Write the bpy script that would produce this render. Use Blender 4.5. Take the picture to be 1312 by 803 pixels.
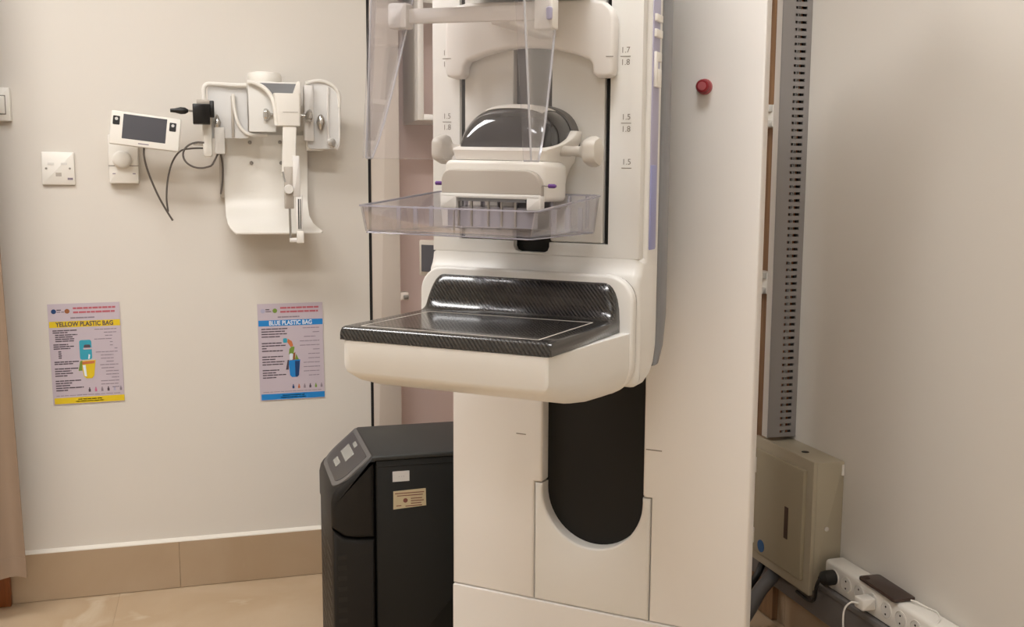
import bpy, bmesh, math, random
from mathutils import Matrix, Vector
random.seed(7)
for o in list(bpy.data.objects): bpy.data.objects.remove(o)
scn = bpy.context.scene
COL = scn.collection

# ------------------------------------------------------------------ camera, world, exposure
# the room axes are the world axes: X along the back wall, Y towards it, Z up; camera stands at x=0, y=0
F_PX, W_PX = 1300.0, 1312.0
CAM_H, PITCH, ROLL, YAW = 1.23, math.radians(7.2), math.radians(0.28), math.radians(16.1)
def yawed(v): c, s = math.cos(YAW), math.sin(YAW); return Vector((v[0]*c+v[1]*s, -v[0]*s+v[1]*c, v[2]))
fw = Vector((0, math.cos(PITCH), -math.sin(PITCH))); up0 = Vector((0, math.sin(PITCH), math.cos(PITCH))); rt0 = Vector((1, 0, 0))
cR = yawed(rt0*math.cos(ROLL)+up0*math.sin(ROLL)); cU = yawed(up0*math.cos(ROLL)-rt0*math.sin(ROLL)); cF = yawed(fw)
cam = bpy.data.cameras.new('camera'); cam.sensor_width = 36; cam.lens = 36*F_PX/W_PX; cam.clip_start = .02
camo = bpy.data.objects.new('camera', cam); COL.objects.link(camo)
camo.matrix_world = Matrix(((cR.x, cU.x, -cF.x, 0), (cR.y, cU.y, -cF.y, 0), (cR.z, cU.z, -cF.z, CAM_H), (0, 0, 0, 1)))
scn.camera = camo
wd = bpy.data.worlds.new('world'); scn.world = wd; wd.use_nodes = True
wd.node_tree.nodes['Background'].inputs[0].default_value = (1, .97, .93, 1); wd.node_tree.nodes['Background'].inputs[1].default_value = .2
vs = scn.view_settings; vs.view_transform = 'Standard'; vs.look = 'None'; vs.gamma = 1; vs.use_curve_mapping = False
vs.exposure = 0.0
LIGHT = 28.5

# ------------------------------------------------------------------ materials
MATS = {}
def s2l(c): return tuple(((x/255)/12.92 if x/255 <= .04045 else ((x/255+.055)/1.055)**2.4) for x in c)
def mat(name, rgb, rough=.5, metal=0, spec=.5, coat=0, noise=0, nscale=8, bump=0, bscale=60, emit=0):
    """procedural principled material; rgb in sRGB 0-255; noise = slight value variation of the pigment"""
    if name in MATS: return MATS[name]
    m = bpy.data.materials.new(name); m.use_nodes = True; nt = m.node_tree; b = nt.nodes['Principled BSDF']
    c = s2l(rgb)
    b.inputs['Roughness'].default_value = rough; b.inputs['Metallic'].default_value = metal
    b.inputs['Specular IOR Level'].default_value = spec; b.inputs['Coat Weight'].default_value = coat
    tc = nt.nodes.new('ShaderNodeTexCoord')
    n = nt.nodes.new('ShaderNodeTexNoise'); n.inputs['Scale'].default_value = nscale; n.inputs['Detail'].default_value = 5
    nt.links.new(tc.outputs['Object'], n.inputs['Vector'])
    mx = nt.nodes.new('ShaderNodeMixRGB'); k = 1-(noise or .02)
    mx.inputs[1].default_value = (c[0]*k, c[1]*k, c[2]*k, 1); mx.inputs[2].default_value = (*c, 1)
    nt.links.new(n.outputs['Fac'], mx.inputs[0]); nt.links.new(mx.outputs[0], b.inputs['Base Color'])
    if bump:
        n2 = nt.nodes.new('ShaderNodeTexNoise'); n2.inputs['Scale'].default_value = bscale; n2.inputs['Detail'].default_value = 3
        nt.links.new(tc.outputs['Object'], n2.inputs['Vector'])
        bp = nt.nodes.new('ShaderNodeBump'); bp.inputs['Strength'].default_value = bump; bp.inputs['Distance'].default_value = .002
        nt.links.new(n2.outputs['Fac'], bp.inputs['Height']); nt.links.new(bp.outputs[0], b.inputs['Normal'])
    if emit:
        b.inputs['Emission Color'].default_value = (*c, 1); b.inputs['Emission Strength'].default_value = emit
    MATS[name] = m; return m
def clear(name, tint, body, amount, rough=.05, fres=.5):
    """thin clear plastic: tinted pass-through, a little milky body, a glossy skin"""
    m = bpy.data.materials.new(name); m.use_nodes = True; nt = m.node_tree; nt.nodes.clear()
    out = nt.nodes.new('ShaderNodeOutputMaterial'); tr = nt.nodes.new('ShaderNodeBsdfTransparent'); tr.inputs[0].default_value = (*tint, 1)
    df = nt.nodes.new('ShaderNodeBsdfDiffuse'); df.inputs[0].default_value = (*body, 1)
    gl = nt.nodes.new('ShaderNodeBsdfGlossy'); gl.inputs['Roughness'].default_value = rough
    m1 = nt.nodes.new('ShaderNodeMixShader'); m1.inputs[0].default_value = amount
    nt.links.new(tr.outputs[0], m1.inputs[1]); nt.links.new(df.outputs[0], m1.inputs[2])
    fr = nt.nodes.new('ShaderNodeFresnel'); fr.inputs[0].default_value = 1.47
    ml = nt.nodes.new('ShaderNodeMath'); ml.operation = 'MULTIPLY'; ml.inputs[1].default_value = fres; nt.links.new(fr.outputs[0], ml.inputs[0])
    m2 = nt.nodes.new('ShaderNodeMixShader'); nt.links.new(ml.outputs[0], m2.inputs[0])
    nt.links.new(m1.outputs[0], m2.inputs[1]); nt.links.new(gl.outputs[0], m2.inputs[2]); nt.links.new(m2.outputs[0], out.inputs[0])
    MATS[name] = m; return m
def veined(name, c1, c2, c3, scale, rough):
    m = bpy.data.materials.new(name); m.use_nodes = True; nt = m.node_tree; b = nt.nodes['Principled BSDF']; b.inputs['Roughness'].default_value = rough
    tc = nt.nodes.new('ShaderNodeNewGeometry')
    n = nt.nodes.new('ShaderNodeTexNoise'); n.inputs['Scale'].default_value = scale; n.inputs['Detail'].default_value = 8; n.inputs['Distortion'].default_value = 1.2
    nt.links.new(tc.outputs['Position'], n.inputs['Vector'])
    r = nt.nodes.new('ShaderNodeValToRGB'); e = r.color_ramp.elements
    e[0].position = .3; e[0].color = (*s2l(c1), 1); e[1].position = .62; e[1].color = (*s2l(c2), 1)
    x = e.new(.70); x.color = (*s2l(c3), 1); x = e.new(.74); x.color = (*s2l(c2), 1)
    nt.links.new(n.outputs['Fac'], r.inputs[0]); nt.links.new(r.outputs[0], b.inputs['Base Color'])
    MATS[name] = m; return m
def wood(name, c1, c2, axis=2):
    m = bpy.data.materials.new(name); m.use_nodes = True; nt = m.node_tree; b = nt.nodes['Principled BSDF']; b.inputs['Roughness'].default_value = .45
    tc = nt.nodes.new('ShaderNodeTexCoord'); mp = nt.nodes.new('ShaderNodeMapping'); s = [28, 28, 28]; s[axis] = 1.5; mp.inputs['Scale'].default_value = s
    n = nt.nodes.new('ShaderNodeTexNoise'); n.inputs['Scale'].default_value = 2; n.inputs['Detail'].default_value = 6
    nt.links.new(tc.outputs['Object'], mp.inputs[0]); nt.links.new(mp.outputs[0], n.inputs['Vector'])
    r = nt.nodes.new('ShaderNodeValToRGB'); r.color_ramp.elements[0].position = .3; r.color_ramp.elements[1].position = .7
    r.color_ramp.elements[0].color = (*s2l(c1), 1); r.color_ramp.elements[1].color = (*s2l(c2), 1)
    nt.links.new(n.outputs['Fac'], r.inputs[0]); nt.links.new(r.outputs[0], b.inputs['Base Color'])
    MATS[name] = m; return m
def carbon(name, cell=.0034):
    """twill weave: stepped diagonal of dark and lighter tows"""
    m = bpy.data.materials.new(name); m.use_nodes = True; nt = m.node_tree; b = nt.nodes['Principled BSDF']
    tc = nt.nodes.new('ShaderNodeTexCoord'); sp = nt.nodes.new('ShaderNodeSeparateXYZ'); nt.links.new(tc.outputs['Object'], sp.inputs[0])
    def mth(op, a, bb=None):
        n = nt.nodes.new('ShaderNodeMath'); n.operation = op
        for i, v in enumerate((a, bb)):
            if v is None: continue
            if isinstance(v, (int, float)): n.inputs[i].default_value = v
            else: nt.links.new(v, n.inputs[i])
        return n.outputs[0]
    su = mth('FLOOR', mth('DIVIDE', sp.outputs[0], cell)); sv = mth('FLOOR', mth('DIVIDE', mth('ADD', sp.outputs[1], sp.outputs[2]), cell*1.4))
    tw = mth('LESS_THAN', mth('FRACT', mth('MULTIPLY', mth('ADD', su, sv), .25)), .5)
    mx = nt.nodes.new('ShaderNodeMixRGB'); mx.inputs[1].default_value = (.010, .009, .0088, 1); mx.inputs[2].default_value = (.036, .033, .030, 1)
    nt.links.new(tw, mx.inputs[0]); nt.links.new(mx.outputs[0], b.inputs['Base Color'])
    r = nt.nodes.new('ShaderNodeMapRange'); r.inputs['To Min'].default_value = .2; r.inputs['To Max'].default_value = .27; nt.links.new(tw, r.inputs[0])
    nt.links.new(r.outputs[0], b.inputs['Roughness']); b.inputs['Specular IOR Level'].default_value = .6
    b.inputs['Coat Weight'].default_value = .35; b.inputs['Coat Roughness'].default_value = .08
    MATS[name] = m; return m

mat('paint', (223, 217, 208), .75, noise=.03, nscale=2, bump=.06, bscale=140)
mat('pinkwall', (241, 217, 209), .8, noise=.03)
mat('jambpaint', (214, 203, 192), .7)
mat('ceilpaint', (235, 230, 222), .9)
mat('caulk', (236, 230, 218), .6)
mat('grout', (178, 156, 128), .9)
veined('floortile', (200, 178, 150), (192, 168, 138), (208, 190, 164), 3.2, .25)
veined('skirttile', (182, 160, 134), (174, 150, 122), (188, 166, 140), 2.5, .3)
mat('shell', (231, 229, 224), .38, noise=.015)
mat('shell2', (224, 221, 215), .42, noise=.015)
mat('cover', (231, 227, 222), .42, noise=.015)
mat('whiteplastic', (238, 234, 226), .35)
mat('greyplate', (182, 173, 162), .45)
mat('rearshell', (128, 128, 130), .4)
mat('slotblack', (22, 20, 17), .6, spec=.3)
mat('black', (20, 19, 18), .45)
mat('blackgloss', (14, 13, 13), .2)
mat('channel', (112, 110, 108), .25)
mat('dome', (50, 50, 52), .08, coat=.5)
mat('domeband', (92, 88, 84), .3)
mat('knob', (208, 202, 192), .4)
mat('silver', (200, 198, 194), .25, metal=.9)
mat('steel', (160, 156, 150), .35, metal=.8)
mat('purple', (96, 52, 128), .4)
mat('lavender', (176, 172, 196), .5)
mat('bluelav', (150, 152, 196), .45)
mat('lineink', (134, 126, 116), .6)
mat('fieldline', (222, 214, 204), .5)
mat('red', (138, 22, 32), .35)
mat('redlight', (176, 92, 96), .4)
carbon('carbon', .0017)
clear('paddleclear', (.965, .96, .975), (.8, .78, .85), .05)
clear('paddlerim', (.80, .79, .85), (.82, .8, .87), .3, .08, .8)
clear('shieldclear', (.99, .985, .992), (.85, .84, .88), .03, .03, .4)
clear('shieldedge', (.8, .8, .84), (.9, .9, .93), .5, .1, .8)
clear('wallclear', (.96, .955, .95), (.95, .94, .92), .7, .1, .4)
mat('upsbody', (22, 22, 20), .5, spec=.3, bump=.12, bscale=500)
mat('upstop', (52, 53, 52), .5, spec=.4, bump=.12, bscale=500)
mat('upsfront', (31, 29, 27), .5, spec=.3, bump=.12, bscale=500)
mat('upspanel', (58, 55, 54), .35)
mat('upspanelrim', (98, 96, 94), .4)
mat('lcd', (160, 160, 152), .2)
mat('stickerwhite', (214, 212, 210), .6)
mat('stickerbeige', (202, 186, 152), .6)
mat('stickerink', (120, 70, 60), .6)
mat('paper', (198, 186, 196), .7)
mat('yellowink', (226, 196, 28), .6)
mat('blueink', (26, 132, 206), .6)
mat('tealink', (52, 162, 186), .6)
mat('darkblue', (20, 60, 110), .6)
mat('redink', (190, 100, 112), .6)
mat('textink', (84, 72, 82), .6)
mat('textgrey', (140, 128, 140), .6)
mat('whiteink', (225, 235, 245), .6)
mat('greenink', (120, 150, 60), .6)
mat('orangeink', (206, 120, 70), .6)
mat('brownink', (150, 90, 50), .6)
mat('pinkink', (206, 110, 150), .6)
mat('screen', (74, 74, 80), .18)
mat('cable', (92, 84, 78), .5)
mat('greycable', (96, 94, 94), .5)
mat('boxpaint', (176, 166, 144), .4, noise=.03)
mat('boxdoor', (164, 154, 130), .38, noise=.03)
mat('darkslot', (64, 44, 34), .5)
mat('bluesticker', (46, 92, 140), .5)
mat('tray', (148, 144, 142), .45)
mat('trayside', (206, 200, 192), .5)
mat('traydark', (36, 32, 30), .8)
mat('trunk', (116, 112, 110), .5)
mat('stripplastic', (240, 236, 228), .35)
mat('phone', (62, 46, 40), .25)
mat('curtain', (158, 136, 116), .85, noise=.12, nscale=6)
mat('lightframe', (240, 240, 238), .4)
mat('lamp', (255, 254, 253), .5, emit=LIGHT)
wood('doorwood', (112, 82, 56), (148, 114, 82))
wood('darkwood', (120, 66, 30), (150, 86, 42))

# ------------------------------------------------------------------ mesh helpers
def rr(x0, x1, y0, y1, r, n=5):
    """rounded rectangle outline; r = one radius or (bl, br, tr, tl)"""
    if not isinstance(r, (tuple, list)): r = (r,)*4
    P = []
    for (cx, cy, a0, q) in ((x0, y0, 180, 0), (x1, y0, 270, 1), (x1, y1, 0, 2), (x0, y1, 90, 3)):
        q = r[q]; sx = 1 if cx == x0 else -1; sy = 1 if cy == y0 else -1
        if q <= 1e-6: P.append((cx, cy)); continue
        for k in range(n+1):
            a = math.radians(a0+90*k/n); P.append((cx+sx*q+q*math.cos(a), cy+sy*q+q*math.sin(a)))
    return P
def inset(poly, o):
    n = len(poly); A = sum(poly[i][0]*poly[(i+1) % n][1]-poly[(i+1) % n][0]*poly[i][1] for i in range(n)); sg = 1 if A > 0 else -1
    out = []
    for i in range(n):
        p, a, b = Vector(poly[i]), Vector(poly[i-1]), Vector(poly[(i+1) % n])
        e1, e2 = (p-a), (b-p)
        if e1.length < 1e-9 or e2.length < 1e-9: out.append(tuple(p)); continue
        e1.normalize(); e2.normalize(); n1 = Vector((-e1.y, e1.x))*sg; n2 = Vector((-e2.y, e2.x))*sg
        d = max(.35, 1+n1.dot(n2)); q = p+(n1+n2)*(o/d); out.append((q.x, q.y))
    return out
SKEW = 0    # slight hang of the counterweighted arm: its right flank sits a little lower towards the top
class MB:
    def __init__(s): s.bm = bmesh.new()
    def ring(s, pts): return [s.bm.verts.new(p) for p in pts]
    def skin(s, rings, closed=True, caps=True):
        n = len(rings[0])
        for a, b in zip(rings, rings[1:]):
            for i in range(n if closed else n-1):
                j = (i+1) % n
                try: s.bm.faces.new((a[i], a[j], b[j], b[i]))
                except ValueError: pass
        if caps and closed:
            s.bm.faces.new(rings[0][::-1]); s.bm.faces.new(rings[-1])
        return s
    def prism(s, poly, axis, t0, t1, r=0, seg=3, back=True):
        """outline extruded along an axis, its rims rounded by r.  axis y: (x,z); x: (y,z); z: (x,y)"""
        mp = {'y': lambda p, t: (p[0], t, p[1]), 'x': lambda p, t: (t, p[0], p[1]), 'z': lambda p, t: (p[0], p[1], t)}[axis]
        L = []
        if r > 0:
            for k in range(seg+1):
                a = math.pi/2*k/seg; L.append((r*(1-math.sin(a)), t0+r*(1-math.cos(a))))
            if back:
                for k in range(seg, -1, -1):
                    a = math.pi/2*k/seg; L.append((r*(1-math.sin(a)), t1-r*(1-math.cos(a))))
            else: L.append((0, t1))
        else: L = [(0, t0), (0, t1)]
        rings = [s.ring([mp(p, t) for p in (inset(poly, o) if o else poly)]) for o, t in L]
        return s.skin(rings)
    def box(s, x0, x1, y0, y1, z0, z1, r=0, seg=2):
        if r <= 0: return s.prism([(x0, z0), (x1, z0), (x1, z1), (x0, z1)], 'y', y0, y1)
        return s.prism(rr(x0, x1, z0, z1, r, 3), 'y', y0, y1, r, seg)
    def lathe(s, prof, o=(0, 0, 0), axis='z', n=24, lobes=0, amp=0):
        """profile of (radius, along) spun about an axis through o"""
        rings = []
        for (r, t) in prof:
            R = []
            for k in range(n):
                a = 2*math.pi*k/n; q = max(r, 1e-5)*(1+(amp*math.cos(lobes*a) if r > .012 else 0)); c, d = q*math.cos(a), q*math.sin(a)
                R.append({'z': (o[0]+c, o[1]+d, o[2]+t), 'y': (o[0]+c, o[1]+t, o[2]+d), 'x': (o[0]+t, o[1]+c, o[2]+d)}[axis])
            rings.append(s.ring(R))
        return s.skin(rings)
    def tube(s, path, r, n=8, smooth=6):
        P = [Vector(p) for p in path]
        if smooth and len(P) > 2:
            Q = []
            for i in range(len(P)-1):
                a = P[max(i-1, 0)]; b = P[i]; c = P[i+1]; d = P[min(i+2, len(P)-1)]
                for k in range(smooth):
                    t = k/smooth
                    Q.append(.5*((2*b)+(c-a)*t+(2*a-5*b+4*c-d)*t*t+(3*b-a-3*c+d)*t**3))
            P = Q+[P[-1]]
        rings = []; up = Vector((.13, .31, .94)); 
        for i, p in enumerate(P):
            t = (P[min(i+1, len(P)-1)]-P[max(i-1, 0)]).normalized(); x = t.cross(up)
            if x.length < .05: x = t.cross(Vector((1, 0, 0)))
            x.normalize(); y = t.cross(x).normalized(); up = -x.cross(t) if False else up
            rings.append(s.ring([p+x*(r*math.cos(2*math.pi*k/n))+y*(r*math.sin(2*math.pi*k/n)) for k in range(n)]))
        return s.skin(rings)
    def grid(s, fn, nu, nv, thick=0, flip=1):
        """open sheet fn(i/nu, j/nv); thickened along its normals by thick"""
        P = [[Vector(fn(i/nu, j/nv)) for i in range(nu+1)] for j in range(nv+1)]
        V = [[s.bm.verts.new(p) for p in row] for row in P]
        for j in range(nv):
            for i in range(nu): s.bm.faces.new((V[j][i], V[j][i+1], V[j+1][i+1], V[j+1][i]))
        if thick:
            N = []
            for j in range(nv+1):
                row = []
                for i in range(nu+1):
                    du = P[j][min(i+1, nu)]-P[j][max(i-1, 0)]; dv = P[min(j+1, nv)][i]-P[max(j-1, 0)][i]
                    nn = du.cross(dv); nn = nn.normalized() if nn.length > 1e-12 else Vector((0, 0, 1)); row.append(nn*thick*flip)
                N.append(row)
            U = [[s.bm.verts.new(P[j][i]+N[j][i]) for i in range(nu+1)] for j in range(nv+1)]
            for j in range(nv):
                for i in range(nu): s.bm.faces.new((U[j][i], U[j+1][i], U[j+1][i+1], U[j][i+1]))
            for i in range(nu):
                s.bm.faces.new((V[0][i+1], V[0][i], U[0][i], U[0][i+1])); s.bm.faces.new((V[nv][i], V[nv][i+1], U[nv][i+1], U[nv][i]))
            for j in range(nv):
                s.bm.faces.new((V[j][0], V[j+1][0], U[j+1][0], U[j][0])); s.bm.faces.new((V[j+1][nu], V[j][nu], U[j][nu], U[j+1][nu]))
        return s
    def build(s, name, m, parent=None, label=None, angle=35, loc=None, rot=None):
        if SKEW:
            for v in s.bm.verts:
                if v.co.z > 1: v.co.z -= SKEW*(v.co.z-1)*v.co.x
        bmesh.ops.recalc_face_normals(s.bm, faces=s.bm.faces)
        me = bpy.data.meshes.new(name); s.bm.to_mesh(me); s.bm.free()
        for p in me.polygons: p.use_smooth = True
        me.set_sharp_from_angle(angle=math.radians(angle))
        me.materials.append(MATS[m])
        o = bpy.data.objects.new(name, me); COL.objects.link(o)
        if parent: o.parent = parent
        if label: o['label'] = label
        if loc: o.location = loc
        if rot: o.rotation_euler = rot
        return o
def tag(o, label, cat, group=None, kind=None):
    o['label'] = label
    if cat: o['category'] = cat
    if group: o['group'] = group
    if kind: o['kind'] = kind
    return o
def thing(name, label, cat, loc=(0, 0, 0), rot=(0, 0, 0), group=None):
    o = bpy.data.objects.new(name, None); COL.objects.link(o); o.location = loc; o.rotation_euler = rot; o.empty_display_size = .05
    return tag(o, label, cat, group)
def struct(o, label=None):
    o['kind'] = 'structure'
    if label: o['label'] = label
    return o
def copy_of(o, parent, loc=None):
    c = o.copy(); COL.objects.link(c); c.parent = parent
    if loc: c.location = loc
    return c
def text(body, size, name, m, parent, loc, rot=(math.pi/2, 0, 0), align='CENTER', depth=0, bold=0, sx=1):
    cu = bpy.data.curves.new(name, 'FONT'); cu.body = body; cu.size = size; cu.align_x = align; cu.align_y = 'CENTER'; cu.extrude = depth; cu.offset = bold; cu.resolution_u = 3
    t = bpy.data.objects.new('tmp', cu); COL.objects.link(t)
    me = bpy.data.meshes.new_from_object(t); bpy.data.objects.remove(t); bpy.data.curves.remove(cu)
    me.materials.clear(); me.materials.append(MATS[m])
    o = bpy.data.objects.new(name, me); COL.objects.link(o); o.parent = parent; o.location = loc; o.rotation_euler = rot; o.scale = (sx, 1, 1)
    return o

# ------------------------------------------------------------------ the setting
BW, RW, XA = 3.1597, 1.51, -0.1443        # back wall y, right wall x, offset of the wall measure a
def A(a): return a+XA
H_ROOM = 2.75
LX, FY = -2.6, -2.4
CEND = A(.592)
fl = struct(MB().box(LX, RW+.1, FY, BW+.5, -.05, -.0015).build('floor', 'grout'), 'beige marble tiled floor')
tm = None
for i in range(-5, 3):
    for j in range(-4, 7):
        x0 = .28+i*.6; y0 = -.02+j*.6-.3
        if x0+.6 < LX or x0 > RW or y0 > BW+.3: continue
        if tm is None: tm = MB().prism(rr(.0003, .5997, .0003, .5997, .0005, 1), 'z', -.009, 0, .0002, 1).build('tile', 'floortile', fl, loc=(x0, y0, 0))
        else: copy_of(tm, fl, (x0, y0, 0))
struct(MB().box(LX-.1, CEND, BW, BW+.12, 0, H_ROOM).build('wall_back', 'paint'), 'cream painted back wall')
struct(MB().box(RW, RW+.12, FY, BW+.6, 0, H_ROOM).build('wall_right', 'paint'), 'cream painted right wall')
struct(MB().box(LX-.12, LX, FY, BW, 0, H_ROOM).build('wall_left', 'paint'))
struct(MB().box(LX-.1, RW+.1, FY-.12, FY, 0, H_ROOM).build('wall_front', 'paint'))
struct(MB().box(LX-.1, RW+.1, FY-.1, BW+.6, H_ROOM, H_ROOM+.1).build('ceiling', 'ceilpaint'))
struct(MB().box(CEND, RW+.05, BW+.27, BW+.37, 0, H_ROOM).build('wall_recess', 'pinkwall'), 'dusty pink wall of the recess beyond the cream wall')
struct(MB().box(CEND, CEND+.010, BW+.008, BW+.12, 0, H_ROOM).build('trim_1', 'traydark'), 'dark seal strip in the gap at the wall end')
struct(MB().box(CEND+.010, CEND+.098, BW+.002, BW+.30, 0, H_ROOM, .002).build('trim_2', 'jambpaint'), 'grey beige jamb beside the recess')
# skirting of stone tiles with a white bead on top
bb = struct(MB().box(A(-.62), CEND-.002, BW-.008, BW, 0, .146).build('baseboard_back', 'grout'), 'beige stone skirting along the back wall')
for x0, x1 in ((-.6035, -.0012), (-.0008, .590)):
    MB().box(A(x0), A(x1), BW-.012, BW-.007, .001, .146, .001, 1).build('tile', 'skirttile', bb)
struct(MB().prism([(BW, .144), (BW-.0122, .146), (BW-.0115, .149), (BW-.004, .1545), (BW, .156)], 'x', A(-.62), CEND-.002).build('trim_3', 'caulk'), 'white bead along the top of the skirting')
br = struct(MB().box(RW-.008, RW, 1.2, BW+.2, 0, .12).build('baseboard_right', 'grout'), 'beige stone skirting along the right wall')
for k in range(3): MB().box(RW-.012, RW-.007, 1.21+k*.6, 1.21+k*.6+.598, .001, .12, .001, 1).build('tile', 'skirttile', br)
struct(MB().box(A(-.60), A(-.472), BW-.03, BW, 0, 2.1, .003).build('trim_4', 'darkwood'), 'orange brown wooden door jamb behind the curtain')
# wooden door in the right wall behind the machine
dr = struct(MB().box(RW-.03, RW, 2.445, 3.12, .005, 2.1, .002).build('door_1', 'doorwood'), 'brown wooden door leaf in the right wall')
for z in (1.42, .965):
    h = MB(); h.box(RW-.06, RW-.03, 2.47, 2.56, z-.03, z+.03, .002); h.box(RW-.072, RW-.06, 2.49, 2.53, z-.03, z-.012, .002); h.box(RW-.072, RW-.06, 2.49, 2.53, z+.012, z+.03, .002)
    h.build('hinge', 'whiteplastic', dr, 'white hinge')
# ceiling luminaires (above the frame): the room's own lamps
for i, (x, y, lab) in enumerate(((-.95, 2.0, 'long white ceiling light panel nearest the back wall'), (-.9, -1.5, 'long white ceiling light panel behind the viewer on the left'), (.12, 1.05, 'long white ceiling light panel above the viewer'))):
    t = thing('ceiling_light', lab, 'ceiling light', (x, y, H_ROOM), (0, 0, 0), 'ceiling light panels')
    f = MB()
    for b in ((-.62, .62, -.17, -.15), (-.62, .62, .15, .17), (-.62, -.6, -.15, .15), (.6, .62, -.15, .15)): f.box(b[0], b[1], b[2], b[3], -.03, 0)
    f.build('frame', 'lightframe', t)
    MB().box(-.6, .6, -.15, .15, -.024, -.004).build('diffuser', 'lamp', t)

# ------------------------------------------------------------------ mammography machine (local u right, v back, z up)
M = thing('mammography_machine', 'cream mammography machine with a black carbon breast table and clear paddle', 'machine', (.3023, 1.4179, 0), (0, 0, -math.radians(42.2)))
VC = .6; TH = .04; ZB = .368; WN = .108; ZS = .607
# column covers
lc = [(-.32, ZB+.001), (-.127, ZB+.001), (-.127, .622), (-.112, .622), (-WN-.001, .626), (-WN-.001, 1.80), (-.32, 1.80)]
MB().prism(lc, 'y', VC, VC+TH, .005).build('column_cover', 'cover', M)
MB().prism([(-x, z) for x, z in lc][::-1], 'y', VC, VC+TH, .005).build('column_cover', 'cover', M)
arc = [(WN*math.cos(a), ZS+WN*math.sin(a)) for a in [math.radians(-180+k*180/28) for k in range(29)]]
up = [(-.125, ZB+.001), (.125, ZB+.001), (.125, .620), (WN, .620)]+arc[::-1]+[(-WN, .620), (-.125, .620)]
MB().prism(up, 'y', VC, VC+TH, .005).build('lower_panel', 'shell2', M)
MB().prism([(VC-.002, 0), (VC-.002, ZB-.002), (VC+.002, ZB), (VC+TH, ZB), (VC+TH, 0)], 'x', -.32, .32, .004).build('base', 'cover', M)
MB().box(-.25, .25, VC+TH, .90, 0, ZB, .004).build('base_body', 'shell2', M)
MB().box(-.25, .25, VC+TH, .90, ZB, 1.79, .01).build('column_body', 'shell2', M)
MB().box(-.128, .128, VC+.030, VC+TH+.004, .44, 1.78).build('slot_liner', 'slotblack', M, 'black vertical slot in the column')
MB().box(-.168, -.146, VC-.0006, VC+.002, .7185, .7205).build('height_mark', 'lineink', M)
MB().box(.114, .146, VC-.0006, VC+.002, .7185, .7205).build('height_mark', 'lineink', M)
EC = (.211, VC, 1.41)
eb = MB().lathe([(.0142, .0), (.0142, -.005), (.013, -.007), (.008, -.007), (.008, -.011)], EC, 'y', 28).build('emergency_stop', 'redlight', M, 'red emergency stop button')
MB().lathe([(.0075, -.008), (.0108, -.010), (.0125, -.013), (.0125, -.017), (.0105, -.020), (.0, -.0212)], EC, 'y', 28).build('mushroom_head', 'red', eb)
MB().lathe([(.0058, -.0203), (.0076, -.0206), (.0076, -.0216), (.0058, -.0218)], EC, 'y', 24).build('ring', 'redlight', eb)

# gantry arm
SKEW = .085
GV = .325
prof = [(GV, 1.80), (GV, 1.1175), (.3062, 1.1134), (.3060, 1.108), (.3050, 1.102), (.3027, 1.096), (.2990, 1.090), (.2955, 1.085), (.2945, 1.07), (.2945, .925), (.2955, .908), (.303, .902), (.335, .902), (.362, .91), (.385, .93), (.396, .96), (.398, 1.0), (.398, 1.80)]
MB().prism(prof[::-1], 'x', -.197, .197, .014, 4).build('gantry_body', 'shell', M)
prof2 = [(.398, 1.80), (.398, 1.0), (.396, .955), (.386, .925), (.40, .925), (.425, .955), (.44, 1.01), (.44, 1.80)]
MB().prism(prof2[::-1], 'x', -.20, .20, .008, 3).build('rear_shell', 'rearshell', M, 'grey rear shell of the gantry')
MB().box(-.10, .10, .438, .66, 1.0, 1.76, .01).build('lift_arm', 'slotblack', M)
# front covers with real slots and a centre channel
cw = .138; nt_ = .033
pts = [(-.192, 1.1135), (.192, 1.1135), (.192, 1.80), (cw, 1.80), (cw, 1.136), (nt_, 1.136)]
pts += [(nt_, 1.128), (nt_-.003, 1.121), (nt_-.010, 1.118), (-nt_+.010, 1.118), (-nt_+.003, 1.121), (-nt_, 1.128), (-nt_, 1.136), (-cw, 1.136), (-cw, 1.80), (-.192, 1.80)]
MB().prism(pts, 'y', .306, GV+.002, .0015, 2).build('front_cover', 'shell', M)
for s in (-1, 1):
    a, b = sorted((s*.1285, s*(nt_+.002)))
    MB().prism(rr(a, b, 1.1375, 1.80, .002, 1), 'y', .307, GV+.002, .002).build('sliding_panel', 'shell2', M)
    a, b = sorted((s*.139, s*.130))
    MB().box(a, b, .314, GV+.001, 1.136, 1.78).build('guide_slot', 'slotblack', M)
MB().box(-nt_-.002, nt_+.002, GV-.004, GV+.001, 1.18, 1.6).build('channel_panel', 'channel', M, 'grey panel in the centre channel')
MB().box(-nt_-.001, nt_+.001, GV-.006, GV+.001, 1.116, 1.18).build('channel_foot', 'slotblack', M)
# paddle-size marks: printed lines and figures
for (u, zz, top, bot) in ((.163, 1.440, '1.7', '1.8'), (.166, 1.334, '1.5', '1.8'), (.168, 1.262, '1.5', None), (-.163, 1.440, '1.7', '1.8'), (-.163, 1.334, '1.5', '1.8')):
    mk = MB().box(u-.0085, u+.0085, .3055, .3065, zz-.0006, zz+.0006).build('height_mark', 'lineink', M)
    text(top, .013, 'figure', 'lineink', mk, (u, .3055, zz+.0095-SKEW*(zz-1)*u), align='CENTER')
    if bot: text(bot, .013, 'figure', 'lineink', mk, (u, .3055, zz-.0095-SKEW*(zz-1)*u), align='CENTER')
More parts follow.
